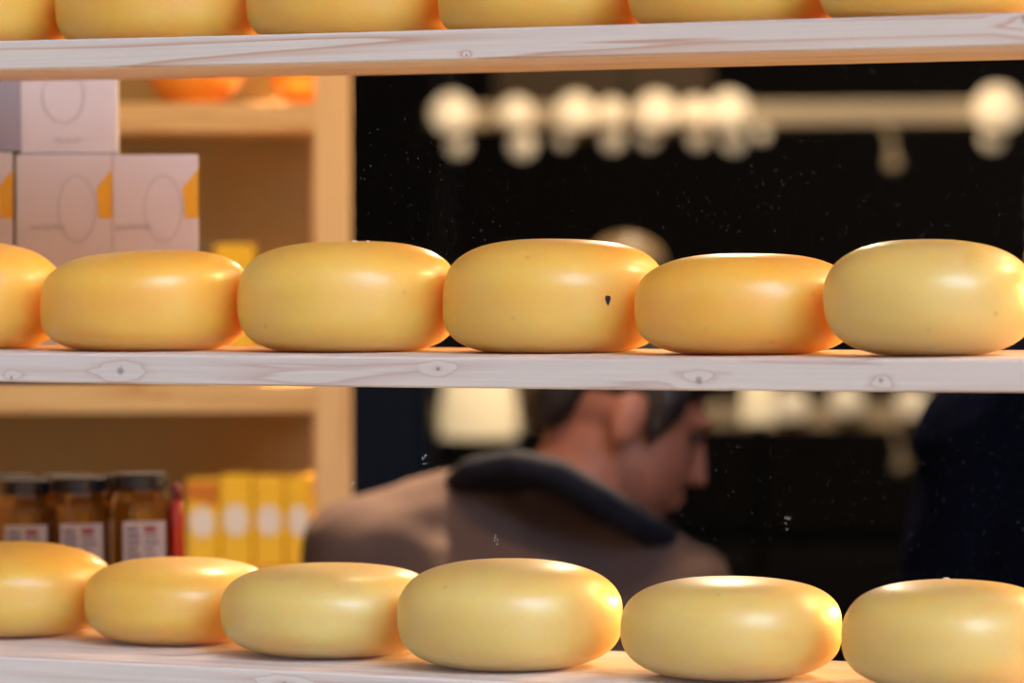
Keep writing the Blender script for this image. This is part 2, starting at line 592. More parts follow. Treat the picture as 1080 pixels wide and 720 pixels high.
# ------------------------------------------------------------------ cheese wheels
def wheel(name, R, h, seed, mat, tilt=0.0, n_top=2.5, n_bot=2.7, seam=None, dome=0.0, oval=0.0):
    bm = bmesh.new()
    NR, NS = 60, 96
    clip = .935
    prof = []
    for i in range(NR + 1):
        t = -PI / 2 + PI * i / NR
        n = n_top if t > 0 else n_bot
        r = math.cos(t); z = math.sin(t)
        r = max(0, r) ** (2 / n); z = math.copysign(abs(z) ** (2 / n), z)
        if z < 0: z = max(z, -clip)
        prof.append((r, z))
    rings = []
    rnd = random.Random(seed)
    off = Vector((rnd.uniform(-50, 50), rnd.uniform(-50, 50), rnd.uniform(-50, 50)))
    for r, z in prof:
        ring = []
        if r < 1e-4:
            ang = [0]
        else:
            ang = [2 * PI * k / NS for k in range(NS)]
        for a in ang:
            p = Vector((r * math.cos(a), r * math.sin(a), z))
            k = noise.noise(p * .9 + off) * .022 + noise.noise(p * 2.3 + off) * .007
            rr = R * r * (1 + k) * (1 + oval * math.cos(2 * a))
            if seam and abs(z - seam) < .035 and noise.noise(Vector((math.cos(a), math.sin(a), 3)) * 1.2 + off) > -.15:
                rr -= R * .017 * (1 - abs(z - seam) / .035)
            zz = z
            if z > -.5:
                w = min(1, (z + .5) / 1.2)
                zz += w * (tilt * r * math.cos(a - YAW) + k * 1.1 - dome * r * r * .5 * max(0, z))
            ring.append(bm.verts.new((rr * math.cos(a), rr * math.sin(a), (zz + clip) / (1 + clip) * h)))
        rings.append(ring)
    for A, B in zip(rings, rings[1:]):
        for k in range(NS):
            k2 = (k + 1) % NS
            if len(A) == 1: bm.faces.new((A[0], B[k], B[k2]))
            elif len(B) == 1: bm.faces.new((A[k], A[k2], B[0]))
            else: bm.faces.new((A[k], A[k2], B[k2], B[k]))
    return link_mesh(name, bm, mat, smooth=True)


ROWS = {
    # xl, xr, ytop, wax, label, options
    'top': [
        (-150, 80, -76, 'orange', 'waxed cheese wheel on the top board, cut off by the top left corner', dict(tilt=.02, n_bot=4.2)),
        (57, 291, -78, 'orange', 'waxed cheese wheel on the top board, directly above the white cartons', dict(n_bot=4.4)),
        (257, 496, -80, 'orange', 'waxed cheese wheel on the top board, above the wooden upright', dict(n_bot=4.0)),
        (460, 700, -84, 'orange', 'waxed cheese wheel on the top board, third from the right end', dict(n_bot=4.4)),
        (662, 900, -90, 'orange', 'waxed cheese wheel on the top board, second from the right end', dict(n_bot=4.6)),
        (862, 1100, -98, 'orange', 'waxed cheese wheel on the top board, in the top right corner', dict(n_bot=4.6)),
    ],
    'mid': [
        (-152, 68, 255, 'orange', 'golden cheese wheel cut off by the left edge, at the end of the middle board', dict(n_bot=3.5)),
        (43, 264, 264.5, 'orange', 'low golden cheese wheel on the middle board in front of the white cartons', dict(tilt=.06, n_top=3.0, n_bot=3.5)),
        (249.5, 484, 254, 'yellow', 'yellow cheese wheel on the middle board in front of the wooden upright', dict(n_top=2.8, n_bot=3.5)),
        (467, 702, 252, 'yellow', 'yellow cheese wheel on the middle board with one dark blue spot', dict(n_top=2.8, n_bot=3.6)),
        (669.5, 904, 267, 'orange', 'low orange-gold cheese wheel on the middle board, second from the right', dict(n_top=2.8, n_bot=3.3)),
        (868, 1094, 252, 'cream', 'pale tall cheese wheel at the right end of the middle board', dict(n_top=2.5, n_bot=2.7)),
    ],
    'low': [
        (-102, 128, 569, 'yellow', 'golden cheese wheel on the bottom board in front of the dark-lidded jars', dict(n_top=2.6, n_bot=2.9)),
        (88, 288, 585, 'yellow', 'low cheese wheel on the bottom board with a thin seam round its side', dict(n_top=2.7, n_bot=2.9, seam=-.08)),
        (232, 464, 592, 'cream', 'pale flat-topped cheese wheel on the bottom board in front of the yellow packets', dict(n_top=3.0, n_bot=2.9)),
        (418.5, 657, 587, 'cream', 'large pale cheese wheel on the bottom board before the person in brown', dict(n_top=2.7, n_bot=2.9)),
        (655, 889, 605.5, 'cream', 'flat pale cheese wheel on the bottom board, second from the right', dict(n_top=2.8, n_bot=2.8, seam=.02)),
        (888, 1116, 609, 'cream', 'pale cheese wheel in the bottom right corner of the bottom board', dict(n_top=2.8, n_bot=2.8)),
    ],
}
YBASE = {'top': .095, 'mid': .098, 'low': .100}
WHEELS = {}
for key, rows in ROWS.items():
    nxt = None
    for i in range(len(rows) - 1, -1, -1):
        xl, xr, yt, wax, label, opt = rows[i]
        ypix = polyline(EDGES[key], (xl + xr) / 2)
        pm = ((xl + xr) / 2, (yt + ypix) / 2)
        yc = YBASE[key]
        while True:
            c = PY(pm[0], pm[1], yc)
            R = (xr - xl) / 2 / F * depth(c)
            if nxt is None or (Vector((c.x, c.y)) - nxt[0]).length > R + nxt[1] + .0008 or yc > .165:
                break
            yc += .002
        zb = max(shelf_z(key, c.x + q * .01) for q in range(-5, 6)) + .0006
        zt = PY(pm[0], yt, yc + (R * .35 if key == 'low' else 0)).z
        if key == 'top': zt = zb + .079
        # keep clear of the neighbour when the depth alone cannot
        if nxt is not None:
            dd = (Vector((c.x, c.y)) - nxt[0]).length
            if dd < R + nxt[1] + .0008:
                R2 = dd - nxt[1] - .0008
                R = max(R2, R * .86)
        o = wheel('cheese_wheel', R / 1.004, zt - zb, i * 13 + {'top': 1, 'mid': 200, 'low': 401}[key], m_wax[wax], **opt)
        o.location = (c.x, c.y, zb)
        tag(o, label, 'cheese', {'top': 'cheese wheels on the top board', 'mid': 'cheese wheels on the middle board', 'low': 'cheese wheels on the bottom board'}[key])
        WHEELS[key, i] = (o, R, zt - zb)
        nxt = (Vector((c.x, c.y)), R)
        print('wheel', key, i, 'R %.4f h %.4f x %.3f y %.3f' % (R, zt - zb, c.x, c.y))


def on_surface(o, px, py):
    """where the ray of a pixel meets a wheel, in the wheel's own space"""
    bpy.context.view_layer.update()
    d = (P(px, py, 1) - CAM).normalized()
    mi = o.matrix_world.inverted()
    ok, loc, nor, _ = o.ray_cast(mi @ CAM, (mi.to_3x3() @ d).normalized())
    return (loc, nor) if ok else (None, None)


# dark spot on the middle wheel, flakes on tops
o = WHEELS['mid', 3][0]
loc, nor = on_surface(o, 641, 316)
if loc:
    bm = bmesh.new()
    s = nor.cross(Z).normalized(); t = s.cross(nor)
    if t.z < 0: t = -t
    pts = [(0, -.0042), (.0013, -.0022), (.0026, .0004), (.0024, .0022), (.001, .0030), (-.001, .0030), (-.0024, .0022), (-.0026, .0004), (-.0013, -.0022)]
    top = [bm.verts.new(loc + nor * .0007 + s * a * .85 + t * b) for a, b in pts]
    bot = [bm.verts.new(loc - nor * .0012 + s * a + t * b * 1.1) for a, b in pts]
    bm.faces.new(top)
    for k in range(len(pts)):
        bm.faces.new((top[k], top[(k + 1) % len(pts)], bot[(k + 1) % len(pts)], bot[k]))
    q = link_mesh('wax_spot', bm, m_mark, o); q['label'] = 'dark blue spot'
for key, i, spots in (('mid', 2, ((374, .0024), (388, .0016))), ('low', 5, ((998, .0028),))):
    o, R, h = WHEELS[key, i]
    for px, s in spots:
        loc = None
        for k in range(60):
            loc, nor = on_surface(o, px, polyline(EDGES[key], px) - 150 + k)
            if loc: break
        if loc:
            bm = bmesh.new()
            add_ellipsoid(bm, loc + nor * .0004, (Vector((s, 0, 0)), Vector((0, s * .7, 0)), Vector((0, 0, .0008))), u=10, v=6)
            q = link_mesh('flake', bm, m_flake, o); q['label'] = 'white flake'

# ------------------------------------------------------------------ stand behind the rack at the left: cartons and jars
VB, VJ = 3.62, 3.80
zb_box = P(100, 369, VB).z
stand_org = P(60, 369, VB)
zj = P(60, 628, VJ).z


def frame_at(px, py, v):
    """empty-space origin seen at that pixel; the local x axis runs to the right of the picture plane"""
    return P(px, py, v)


stand = thing('tiered_stand', 'dark-edged wooden stand behind the rack holding the cartons and the jars', 'shelf', (stand_org.x, stand_org.y, 0), YAW)
sc_b, sc_j = F / VB, F / VJ
bm = bmesh.new()
x0, x1 = (-96 - 60) / sc_b, (222 - 60) / sc_b
add_box(bm, (x0, -.008, zb_box - .030), (x1, .09, zb_box), .002)
link_mesh('shelf_board', bm, plain('dark stained board', lin(70, 56, 58), .6), stand)
bm = bmesh.new()
add_box(bm, (x0, .16, zj - .025), (x1 + .02, .33, zj), .002)
link_mesh('shelf_board', bm, m_unit, stand)
for sx in (x0 - .022, ):
    bm = bmesh.new()
    add_box(bm, (sx, -.004, 0), (sx + .022, .33, zb_box + .25), .002)
    link_mesh('side_panel', bm, m_unit_post, stand)
bm = bmesh.new()
add_box(bm, (x0, .09, zj - .3), (x0 + .03, .12, zb_box - .0), .001)
link_mesh('bracket', bm, m_metal, stand)


def ring_strip(bm, cx, cz, rx, rz, w, y, mi, a0=0, a1=2 * PI, n=28):
    prev = None
    for k in range(n + 1):
        a = a0 + (a1 - a0) * k / n
        i = bm.verts.new((cx + rx * math.cos(a), y, cz + rz * math.sin(a)))
        e = bm.verts.new((cx + (rx + w) * math.cos(a), y, cz + (rz + w) * math.sin(a)))
        if prev: bm.faces.new((prev[0], i, e, prev[1])).material_index = mi
        prev = (i, e)


def stroke(bm, pts, w, y, mi):
    """a pen line in the x-z plane"""
    for (ax, az), (bx, bz) in zip(pts, pts[1:]):
        d = Vector((bx - ax, bz - az)); L_ = d.length or 1e-6
        nx, nz = -d.y / L_ * w / 2, d.x / L_ * w / 2
        add_poly(bm, [(ax - nx, y, az - nz), (bx - nx, y, bz - nz), (bx + nx, y, bz + nz), (ax + nx, y, az + nz)], mi)


CROT = math.radians(4.4)


def carton(px0, px1, py_top, py_bot, v, label, yellow=True, side=False, z=None):
    rot = CROT
    sc = F / v
    v = v + ((px0 + px1) / 2 - 119) / sc * math.tan(rot)
    w = (px1 - px0) / sc
    base = P((px0 + px1) / 2, py_bot, v)
    h = (py_bot - py_top) / sc
    base.z = z
    t = thing('carton', label, 'box', (base.x, base.y, base.z + .0006), YAW + rot, 'white cartons')
    bm = bmesh.new()
    add_box(bm, (-w / 2, 0, 0), (w / 2, .075, h), .0012)
    link_mesh('carton_body', bm, m_card_grey if side else m_card, t)
    # flap line on top, prints on the front
    bm = bmesh.new()
    y = -.0006
    X = lambda px: (px - (px0 + px1) / 2) / sc
    Zz = lambda py: (py_bot - py) / sc
    if side:
        for k, (py, ln) in enumerate(((92, .8), (106, .55), (113, .7), (90, .5))):
            stroke(bm, [(-w * .45, Zz(py)), (-w * .45 + w * .85 * ln, Zz(py))], .003, y, 0)
        add_poly(bm, [(-w * .5, y, Zz(144)), (w * .25, y, Zz(144)), (w * .25, y, Zz(133)), (-w * .5, y, Zz(133))], 1)
        link_mesh('printed_lines', bm, [m_ink, m_ink_dark], t)
        return t
    if yellow:
        f = lambda p: (X(p[0]), y, Zz(p[1]))
        k = px1 - 118
        add_poly(bm, [f((x + k, q)) for x, q in ((104, 231), (101.5, 199), (118, 179), (118, 231))], 0)
        link_mesh('yellow_panel', bm, m_ochre, t)
        bm = bmesh.new()
        ring_strip(bm, X(px1 - 37), Zz(221), 19 / sc, 34 / sc, .0012, y, 0)
        pts = [(px1 - 86 + i * 2.6, 240 + (3.2 if i % 2 else -2.2) * (1 if i not in (4, 5, 9) else .3)) for i in range(15)]
        stroke(bm, [(X(a), Zz(b)) for a, b in pts], .0011, y - .0003, 0)
        link_mesh('printed_motif', bm, m_ink, t)
    else:
        ring_strip(bm, X(67), Zz(100), 21 / sc, 26 / sc, .0013, y, 0, 0, 2 * PI)
        pts = [(58 + i * 2.4, 145 + (2.2 if i % 2 else -2.2)) for i in range(12) if i not in (4, 8)]
        stroke(bm, [(X(a), Zz(b)) for a, b in pts], .0011, y - .0003, 0)
        link_mesh('printed_motif', bm, m_ink, t)
    return t


carton(-88, 14.5, 161, 369, VB, 'white carton with a yellow panel cut off by the left edge', z=zb_box)
carton(18, 119, 163.5, 369, VB, 'white carton with yellow corner panel, directly under the upper plain carton', z=zb_box)
carton(119.6, 210, 164, 369, VB, 'white carton with yellow corner panel at the right end of the row', z=zb_box)
carton(22, 124, 56, 159.5, VB, 'plain white carton stacked on top of the lower cartons', yellow=False, z=zb_box + (369 - 163.5) / sc_b + .0006)
carton(-75, 21, 56, 159.0, VB, 'grey printed carton with a black bar at the left edge, beside the upper plain carton', side=True, z=zb_box + (369 - 161) / sc_b + .0006)


# jars
def jar_proto():
    t = thing('honey_jar', '', 'jar', group='dark-lidded jars')
    s = .0258
    bm = bmesh.new()
    secs = []
    for z, k in ((0, .9), (.003, .98), (.008, 1), (.078, 1), (.084, .96), (.091, .82), (.095, .8)):
        ring = []
        for q in range(8):
            a = PI / 8 + q * PI / 4
            ring.append(Vector((s * 1.06 * k * math.cos(a), s * 1.06 * k * math.sin(a), z)))
        secs.append([bm.verts.new(p) for p in ring])
    for A, B in zip(secs, secs[1:]):
        for q in range(8): bm.faces.new((A[q], A[(q + 1) % 8], B[(q + 1) % 8], B[q]))
    bm.faces.new(secs[0][::-1]); bm.faces.new(secs[-1])
    bmesh.ops.bevel(bm, geom=[e for e in bm.edges if abs(e.verts[0].co.z - e.verts[1].co.z) > .03], offset=.003, segments=3, affect='EDGES')
    link_mesh('jar_body', bm, m_amber, t)
    bm = bmesh.new()
    add_lathe(bm, [(0, .0955), (.0248, .0955), (.0251, .097), (.0251, .107), (.024, .1085), (.0222, .1085), (.0219, .1078), (0, .1078)], 40)
    link_mesh('lid', bm, m_lid, t, smooth=False)
    bm = bmesh.new()
    yy = -s * .985 - .0006
    w = .0192
    add_box(bm, (-w, yy - .0004, .008), (w, yy, .067))
    rnd = random.Random(3)
    for k in range(8):
        z = .060 - k * .0058
        stroke(bm, [(-w * .84, z), (-w * .84 + w * rnd.uniform(.5, .7), z)], .0026, yy - .0008, 1)
        if k: stroke(bm, [(w * .0, z), (w * rnd.uniform(.45, .85), z)], .0018, yy - .0008, 1)
    stroke(bm, [(0, .060), (w * .55, .060)], .0048, yy - .0008, 2)
    link_mesh('label', bm, [m_label, m_blue_ink, m_red_ink], t)
    return t


jar = jar_proto()
jar_spots = [((24, 505.5), 'octagonal jar with dark lid and white label, at the left edge behind the bottom wheel'),
             ((84, 503), 'octagonal jar with dark lid and white label, middle of the three front jars'),
             ((148, 499), 'octagonal jar with dark lid and white label, next to the red bottle')]
for k, ((px, py), lab) in enumerate(jar_spots):
    v = VJ + .03 * (2 - k) * 0
    j = jar if k == 0 else copy_tree(jar)
    p = P(px, py, v)
    j.location = (p.x, p.y, zj + .0006)
    j.rotation_euler = (0, 0, YAW + math.radians((12, 9, 12)[k]))
    j.scale = ((1, 1, (p.z - zj) / .1085))
    j['label'] = lab
for k, (px, lab) in enumerate(((8, 'dark-lidded jar in the back row behind the jar at the left edge'), (71, 'dark-lidded jar in the back row behind the middle jar'), (136, 'dark-lidded jar in the back row behind the jar next to the red bottle'))):
    j = copy_tree(jar)
    p = P(px, 490, VJ + .066)
    j.location = (p.x, p.y, zj + .0006)
    j.rotation_euler = (0, 0, YAW + .1)
    j.scale = (1, 1, jar.scale[2])
    j['label'] = lab
# red bottle beside the jars
p = P(186.5, 628, VJ + .0)
rb = thing('red_bottle', 'slim glossy red bottle standing at the right end of the jars', 'bottle', (p.x, p.y, zj + .0006), YAW)
bm = bmesh.new()
hb = (628 - 526) / sc_j
add_lathe(bm, [(0, 0), (.0062, 0), (.0068, .003), (.0068, hb - .012), (.0055, hb - .004), (.004, hb)], 24)
link_mesh('bottle_body', bm, m_red, rb, smooth=True)
bm = bmesh.new()
add_lathe(bm, [(.0001, hb - .002), (.0048, hb - .002), (.0048, hb + .012), (0, hb + .013)], 20)
link_mesh('cap', bm, plain('dark red cap', lin(110, 14, 16), .3), rb, smooth=True)

# ------------------------------------------------------------------ shelving unit further back
VU_ = 4.85
sc_u = F / VU_
uo = P(350, 238, VU_)
unit = thing('shelving_unit', 'honey-coloured pine shelving unit with a back panel, standing behind the rack at the left', 'shelving', (uo.x, uo.y, 0), YAW)
UX = lambda px: (px - 350) / sc_u
UZ = lambda py: EYE - (py - HORIZON) / sc_u
pw = .041
bm = bmesh.new()
add_box(bm, (-pw / 2, 0, 0), (pw / 2, .03, 2.1), .002)
link_mesh('upright', bm, m_unit_post, unit)
bm = bmesh.new()
add_box(bm, (-pw / 2 - .016, .251, 0), (pw / 2 - .016, .27, 2.1), .002)
link_mesh('upright', bm, m_unit_post, unit)
bm = bmesh.new()
add_box(bm, (UX(-260), 0, 0), (UX(-260) + pw, .26, 2.1), .002)
link_mesh('upright', bm, m_unit_post, unit)
UL, UR = UX(-260) + pw, -pw / 2
UNIT_Z = [UZ(107), UZ(403), UZ(600)]
for z in UNIT_Z + [UZ(1000), UZ(-150)]:
    bm = bmesh.new()
    add_box(bm, (UL, .004, z - .034), (UR, .25, z), .002)
    link_mesh('shelf_board', bm, m_unit, unit)
bm = bmesh.new()
add_box(bm, (UL - .02, .26, .05), (UR - .018, .268, 2.05))
link_mesh('back_panel', bm, m_back, unit)


def on_unit(px, yloc, z):
    """point on a unit board: px measured at the front, yloc into the unit"""
    return Vector((uo.x, uo.y, 0)) + R0 * UX(px) + D0 * yloc + Z * z


# round orange cheeses on its upper board
for px, d, lab in ((199, .118, 'round orange waxed cheese on the upper pine shelf beside the white cartons'),
                   (322, .09, 'orange waxed cheese on the upper pine shelf against the upright')):
    p = on_unit(px, .10, UNIT_Z[0])
    b = thing('orange_cheese', lab, 'cheese', p + Z * .0006, YAW, 'orange cheeses on the pine shelf')
    bm = bmesh.new()
    r = d / 2
    prof = [(0, 0), (r * .62, 0)] + [(r * math.cos(a), r * .78 + r * .9 * math.sin(a)) for a in [(-.95 + i * .15) for i in range(16)]]
    prof = [q for q in prof if q[0] > -1e-6] + [(0, r * 1.68)]
    add_lathe(bm, prof, 40)
    link_mesh('wax_rind', bm, m_ball, b, smooth=True)
    bm = bmesh.new()
    add_lathe(bm, [(0, r * 1.66), (r * .3, r * 1.665), (r * .3, r * 1.69), (0, r * 1.70)], 24)
    link_mesh('paper_label', bm, m_pack_lb, b)


# yellow packets
def packet(px0, px1, py_top, z, yloc, lab, grp='yellow packets on the pine shelf', orange=False):
    w = (px1 - px0) / sc_u * .985
    p = on_unit((px0 + px1) / 2, yloc, z)
    h = UZ(py_top) - z
    t = thing('yellow_packet', lab, 'packet', p + Z * .0006, YAW, grp)
    bm = bmesh.new()
    add_box(bm, (-w / 2, 0, 0), (w / 2, .055, h), .003)
    link_mesh('packet_body', bm, m_pack, t)
    bm = bmesh.new()
    rx = w * .38; zc = h * .52
    add_poly(bm, [(rx * math.cos(a), -.0007, zc + h * .17 * math.sin(a)) for a in [2 * PI * k / 28 for k in range(28)]], 0)
    link_mesh('oval_label', bm, m_pack_lb, t)
    if orange:
        bm = bmesh.new()
        add_poly(bm, [(-w / 2, -.0006, h * .78), (w / 2, -.0006, h * .70), (w / 2, -.0006, h * .97), (-w / 2, -.0006, h * .97)], 0)
        link_mesh('orange_band', bm, m_pack_or, t)
    return t


packet(193, 228, 506, UNIT_Z[2], .015, 'yellow packet with an orange band, nearest the red bottle', orange=True)
packet(228.5, 264, 501, UNIT_Z[2], .012, 'yellow packet with oval label, second from the red bottle')
packet(264.5, 298, 503, UNIT_Z[2], .016, 'yellow packet with oval label, third from the red bottle')
packet(298.5, 327, 503, UNIT_Z[2], .012, 'yellow packet with oval label, against the pine upright')
packet(224, 268, 257, UNIT_Z[1], .02, 'tall yellow packet peeping over the gap between two middle wheels', grp='tall yellow packets')


# ------------------------------------------------------------------ people
def person(name, label, org_px, v, J, mats, face, headc, shirt, group=None, collar=True):
    """J: joints as (px, py, depth offset); everything is built in world space around an Empty on the floor"""
    sc = F / v
    def W(j):
        p = P(j[0], j[1], v + j[2])
        return p
    foot = W((org_px, 360, 0)); foot.z = 0
    root = thing(name, label, 'person', foot, 0, group)
    inv = Matrix.Translation(-foot)
    def fin(bm, nm, mat, voxel, it=5):
        bmesh.ops.transform(bm, matrix=inv, verts=bm.verts)
        return remeshed(nm, bm, mat, voxel, root, it)
    sp = [W(J[k]) for k in ('pelvis', 'waist', 'chest', 'neck')]
    sl, sr = W(J['shoulder_l']), W(J['shoulder_r'])
    across = (sr - sl).normalized()
    fwd = D0.copy()
    def torso(bm, k):
        pts = [(sp[0] - Z * .08, .155, .115), (sp[0], .17, .125), (sp[1], .150, .112), (sp[2], .175, .13),
               ((sl + sr) / 2 - Z * .03 + (sp[2] - (sl + sr) / 2) * .25, .165, .115), ((sl + sr) / 2 + Z * .035, .125, .085), (sp[3], .065, .062)]
        add_loft(bm, [(c, across * (a + k), fwd * (b + k)) for c, a, b in pts], 28)
        # trapezius and shoulder caps
        for s in (sl, sr):
            add_tube(bm, [sp[3] - Z * .02, (sp[3] + s) / 2 + Z * .0, s], [.055 + k, .066 + k, .066 + k], 16)
            add_ellipsoid(bm, s, (Vector((.07 + k, 0, 0)), Vector((0, .07 + k, 0)), Vector((0, 0, .068 + k))))
    def arm(bm, side, k, full=True):
        s, e, w = W(J['shoulder_' + side]), W(J['elbow_' + side]), W(J['wrist_' + side])
        add_tube(bm, [s, (s + e) / 2, e], [.060 + k, .050 + k, .043 + k], 16)
        end = w if full else e + (w - e) * .93
        add_tube(bm, [e, e + (w - e) * .35, end], [.043 + k, .041 + k, .028 + k], 16)
        return s, e, w
    def leg(bm, side, k, upto=0):
        h_, kn, an = W(J['hip_' + side]), W(J['knee_' + side]), W(J['ankle_' + side])
        kn.z = .47; an.z = .085
        add_tube(bm, [h_, (h_ + kn) / 2, kn], [.088 + k, .072 + k, .055 + k], 16)
        add_tube(bm, [kn, kn + (an - kn) * .3, an + (Z * .02 if upto else Vector())], [.055 + k, .056 + k, .038 + k], 16)
        return an
    # ---- body: one continuous skin
    f = face.normalized()
    side = f.cross(Z).normalized()
    up = side.cross(f).normalized()
    hc = W(headc)
    bm = bmesh.new()
    torso(bm, -.012)
    for sd in 'lr':
        s, e, w = arm(bm, sd, -.010)
        d = (w - e).normalized()
        pl = d.cross(Z).normalized(); pn = pl.cross(d).normalized()
        inward = 1 if sd == 'l' else -1
        add_loft(bm, [(w - d * .01, pl * .026, pn * .02), (w + d * .03, pl * .034, pn * .017), (w + d * .085, pl * .041, pn * .014), (w + d * .095, pl * .036, pn * .011)], 14)
        for q, (off, ln) in enumerate(((-.030, .066), (-.010, .078), (.011, .072), (.031, .056))):
            b0 = w + d * .085 + pl * off
            bend = -pn
            b1 = b0 + d * ln * .45 + bend * .008
            b2 = b1 + d * ln * .32 + bend * .014
            b3 = b2 + d * ln * .2 + bend * .016
            add_tube(bm, [b0 - d * .02, b0, b1, b2, b3], [.010, .010, .009, .008, .006], 8)
        t0 = w + d * .03 + pl * inward * .03
        add_tube(bm, [t0 - pl * inward * .015, t0, t0 + d * .03 + pl * inward * .016 - pn * .01, t0 + d * .055 + pl * inward * .018 - pn * .018], [.012, .012, .0105, .008], 8)
    for sd in 'lr':
        an = leg(bm, sd, -.010)
        add_ellipsoid(bm, an + fwd * .06 - Z * .05, (across * .036, fwd * .11, Z * .033))
    add_tube(bm, [sp[3] - Z * .03, (sp[3] + hc) / 2, hc - up * .03 - f * .015], [.066, .056, .056], 16)
    add_ellipsoid(bm, hc + up * .028 - f * .012, (side * .074, f * .097, up * .088))      # skull
    add_ellipsoid(bm, hc - up * .038 + f * .036, (side * .060, f * .062, up * .080))      # jaw and cheeks
    add_ellipsoid(bm, hc - up * .100 + f * .080, (side * .022, f * .018, up * .018))      # chin
    add_tube(bm, [hc + up * .018 + f * .088, hc - up * .012 + f * .102, hc - up * .028 + f * .113, hc - up * .034 + f * .092], [.009, .011, .014, .012], 10)   # nose
    add_ellipsoid(bm, hc + up * .024 + f * .080, (side * .052, f * .016, up * .012))      # brow
    add_ellipsoid(bm, hc - up * .058 + f * .096, (side * .024, f * .012, up * .007))      # lips
    add_ellipsoid(bm, hc - up * .070 + f * .094, (side * .021, f * .012, up * .008))
    for q in (-1, 1):
        add_ellipsoid(bm, hc + side * q * .075 - up * .012 - f * .008, (side * .010, f * .020, up * .033))   # ears
    body = fin(bm, 'body', m_skin, .0055, 4)
    # eyes set into the face
    for q in (-1, 1):
        bm = bmesh.new()
        add_ellipsoid(bm, hc + side * q * .031 + up * .006 + f * .080 - foot, (side * .012, f * .010, up * .008), u=12, v=8)
        link_mesh('eye', bm, m_eye, root, smooth=True)
    # ---- hair
    bm = bmesh.new()
    add_ellipsoid(bm, hc + up * .048 - f * .022, (side * .083, f * .101, up * .086))
    add_ellipsoid(bm, hc + up * .085 + f * .055, (side * .062, f * .052, up * .036))      # fringe
    add_ellipsoid(bm, hc + up * .000 - f * .075, (side * .060, f * .034, up * .060))      # nape
    for q in (-1, 1):
        add_ellipsoid(bm, hc + side * q * .070 + up * .03 + f * .022, (side * .014, f * .026, up * .045))
        add_tube(bm, [hc + side * q * .074 + up * .03 + f * .022, hc + side * q * .073 - up * .03 + f * .026], [.016, .006], 8)
    h = fin(bm, 'hair', m_hair, .006, 3)
    for vt in h.data.vertices:
        vt.co += vt.normal * (noise.noise(vt.co * 55) * .004)
    # ---- clothes
    bm = bmesh.new()
    torso(bm, .006)
    for sd in 'lr': arm(bm, sd, .010, False)
    jk = fin(bm, shirt[0], shirt[1], .009, 6)
    for vt in jk.data.vertices:
        vt.co += vt.normal * (noise.noise(vt.co * 11 + Vector((3, 1, 7))) * .010 + noise.noise(vt.co * 27) * .004)
    bm = bmesh.new()
    for sd in 'lr': leg(bm, sd, .008, 1)
    add_loft(bm, [(sp[0] - Z * .10, across * .16, fwd * .12), (sp[0] - Z * .02, across * .172, fwd * .127), (sp[0] + Z * .07, across * .160, fwd * .118)], 24)
    fin(bm, 'trousers', m_trouser, .011, 4)
    for sd in 'lr':
        an = W(J['ankle_' + sd]); an.z = .085
        bm = bmesh.new()
        add_loft(bm, [(an + Z * .0 - foot, across * .046, fwd * .050), (an - Z * .03 + fwd * .015 - foot, across * .047, fwd * .07),
                      (an - Z * .055 + fwd * .055 - foot, across * .050, fwd * .125), (an - Z * .085 + fwd * .055 - foot, across * .050, fwd * .135)], 20)
        link_mesh('shoe', bm, m_shoe, root, smooth=True)
    if collar:
        cl = J['collar']
        bm = bmesh.new()
        pts = [W(q) for q in cl]
        n = len(pts)
        for q in (.08, .16, .24, .32, .40, .48):
            ins = [p_ + (sp[3] + Z * .02 - p_) * q for p_ in pts]
            add_tube(bm, ins + [ins[0]], .017, 12)
        add_tube(bm, pts + [pts[0]], [.0125 + .005 * math.sin(PI * k / n) for k in range(n)] + [.0125], 14)
        fin(bm, 'collar', m_collar, .007, 3)
    return root


cf = lambda u, w, z: R0 * u + D0 * w + Z * z
person('person', 'person in a brown jacket with navy collar bending forward, face turned to the right', 545, 4.45,
       dict(pelvis=(520, 985, -.08), waist=(520, 850, -.03), chest=(535, 690, .03), neck=(588, 535, .09),
            shoulder_l=(388, 592, .02), shoulder_r=(702, 634, .05), elbow_l=(372, 840, .08), elbow_r=(748, 870, .14),
            wrist_l=(460, 960, .28), wrist_r=(650, 985, .32),
            hip_l=(430, 1010, -.08), hip_r=(612, 1010, -.08), knee_l=(425, 1340, -.02), knee_r=(620, 1340, .0), ankle_l=(420, 1700, -.06), ankle_r=(625, 1700, -.06),
            collar=[(474, 512, .03), (497, 494, -.035), (540, 487, -.06), (585, 497, -.068), (628, 522, -.06), (668, 548, -.03), (700, 568, .03), (696, 570, .10), (640, 560, .16), (560, 525, .16), (495, 512, .10)]),
       None, cf(.86, .22, -.44), (655, 432, .10), ('jacket', m_jacket))
person('person', 'person in dark navy clothing at the right edge, turned away, arm hanging down', 1170, 4.15,
       dict(pelvis=(1180, 1020, 0), waist=(1180, 860, 0), chest=(1178, 640, .02), neck=(1172, 385, .03),
            shoulder_l=(1042, 470, .02), shoulder_r=(1310, 470, .02), elbow_l=(975, 760, -.02), elbow_r=(1385, 760, -.02),
            wrist_l=(985, 1010, .12), wrist_r=(1370, 1010, .12),
            hip_l=(1090, 1050, 0), hip_r=(1275, 1050, 0), knee_l=(1085, 1400, .02), knee_r=(1280, 1400, .02), ankle_l=(1080, 1800, 0), ankle_r=(1285, 1800, 0),
            collar=[(1095, 392, .02), (1130, 372, -.05), (1175, 368, -.065), (1225, 372, -.05), (1255, 392, .02), (1225, 405, .08), (1175, 410, .10), (1125, 405, .08)]),
       None, cf(.25, .95, -.1), (1172, 270, .06), ('coat', m_navy))

